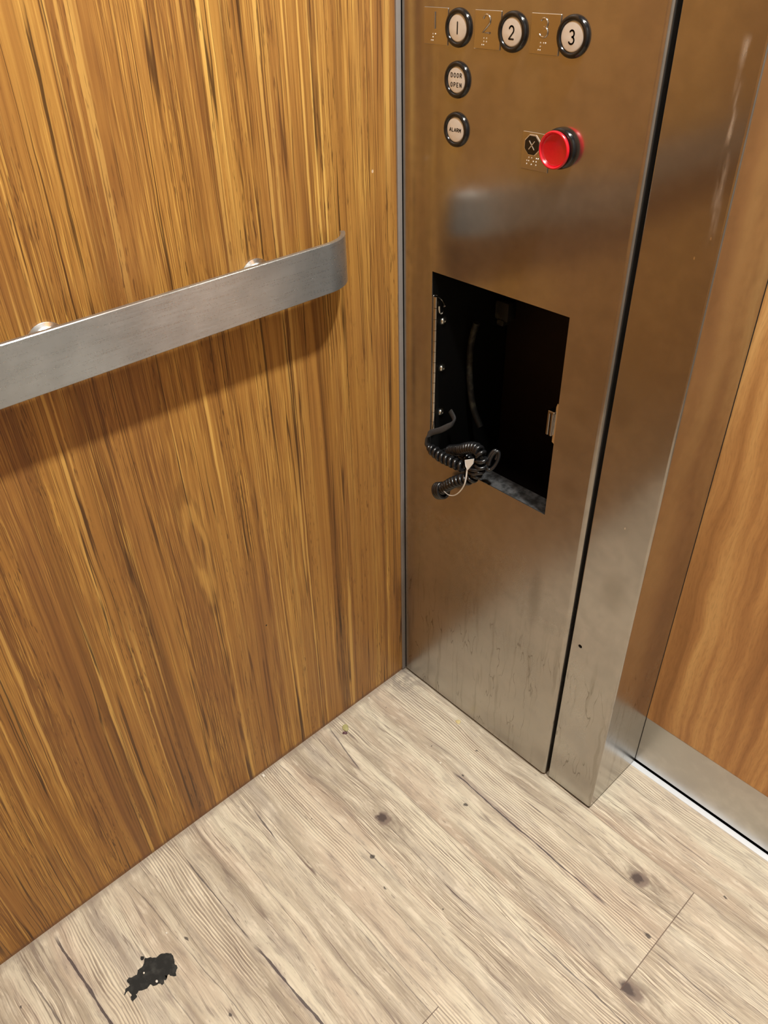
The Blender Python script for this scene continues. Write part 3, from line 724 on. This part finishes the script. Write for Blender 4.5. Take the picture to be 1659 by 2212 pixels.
def lump(cx, cy, rx, ry, h, seed, z=0.0, rot=0):
    rnd = random.Random(seed); bm = bmesh.new(); bmesh.ops.create_icosphere(bm, subdivisions=3, radius=1)
    k = [Vector((rnd.uniform(-1, 1), rnd.uniform(-1, 1), rnd.uniform(-1, 1))) * 2 for _ in range(3)]
    for v in bm.verts:
        d = 1 + .16 * math.sin(v.co.dot(k[0]) * 1.5) + .1 * math.sin(v.co.dot(k[1]) * 3 + 1)
        c = v.co * d; c.z = max(c.z, -.5)
        x, y = c.x * rx, c.y * ry
        v.co = Vector((cx + x * math.cos(rot) - y * math.sin(rot), cy + x * math.sin(rot) + y * math.cos(rot), z + (c.z + .5) * h))
    return bm
tag(obj('crumb', lump(.1681, -.0224, .0052, .0042, .0014, 1), 'crumb_yellow', None, True), 'flat yellow crumb on the floor close to the control panel', 'crumb')
cr = thing('food_scrap', 'small olive green scrap with a purple tip on the floor near the wood wall', 'food scrap', (.0316, -.1868, 0))
obj('scrap_body', lump(.0300, -.1850, .0075, .0055, .0022, 5, 0, -.4), 'crumb_green', cr, True)
obj('peel_tip', lump(.0385, -.1925, .0045, .0028, .0020, 9, 0, .9), 'crumb_purple', cr, True)
tag(obj('crumb', lump(.0075, -.3572, .0034, .0022, .0016, 2), 'crumb_white', None, True), 'white crumb at the foot of the wood wall', 'crumb')
for (x, y, r, lab) in ((.0085, -.105, .0016, 'tiny white crumb in the far corner by the wood wall'), (.207, -.112, .0018, 'tiny white crumb on a plank in front of the control panel'),
                       (.1280, -.6235, .0016, 'tiny white crumb just beyond the torn black floor patch'), (.1780, -.6688, .0019, 'white fleck lying on the right side of the black floor patch'), (.1555, -.6765, .0015, 'pale fleck lying on the middle of the black floor patch')):
    zz = .0004 if 'black floor patch' in lab and 'beyond' not in lab else 0
    tag(obj('crumb', lump(x, y, r, r * .8, .0009, int(x * 9999), zz), 'crumb_white', None, True), lab, 'crumb')

# ------------------------------------------------------------------ camera
cam = bpy.data.cameras.new('camera'); co = bpy.data.objects.new('camera', cam); COL.objects.link(co)
Rm = Matrix(((0.68246086, 0.7306061, -0.02149201), (0.42520011, -0.42075364, -0.80135587), (-0.59451833, 0.53775561, -0.59780169)))
right, down, fwd = Rm[0], Rm[1], Rm[2]
rot = Matrix((right, -down, -fwd)).transposed()
co.matrix_world = Matrix.Translation((0.77913696, -0.74945162, 1.2)) @ rot.to_4x4()
cam.sensor_fit = 'VERTICAL'; cam.sensor_height = 24; cam.lens = 1687.38 / 2212 * 24; cam.clip_start = .01
S.camera = co
w = bpy.data.worlds.new('world'); S.world = w; w.use_nodes = True
w.node_tree.nodes['Background'].inputs[0].default_value = (.5, .48, .45, 1); w.node_tree.nodes['Background'].inputs[1].default_value = .02
S.view_settings.view_transform = 'Standard'; S.view_settings.look = 'None'; S.view_settings.gamma = 1; S.view_settings.exposure = 0.0
S.view_settings.use_curve_mapping = False
S.cycles.max_bounces = 6; S.cycles.diffuse_bounces = 4; S.cycles.glossy_bounces = 4
S.cycles.use_adaptive_sampling = True; S.cycles.adaptive_threshold = .03
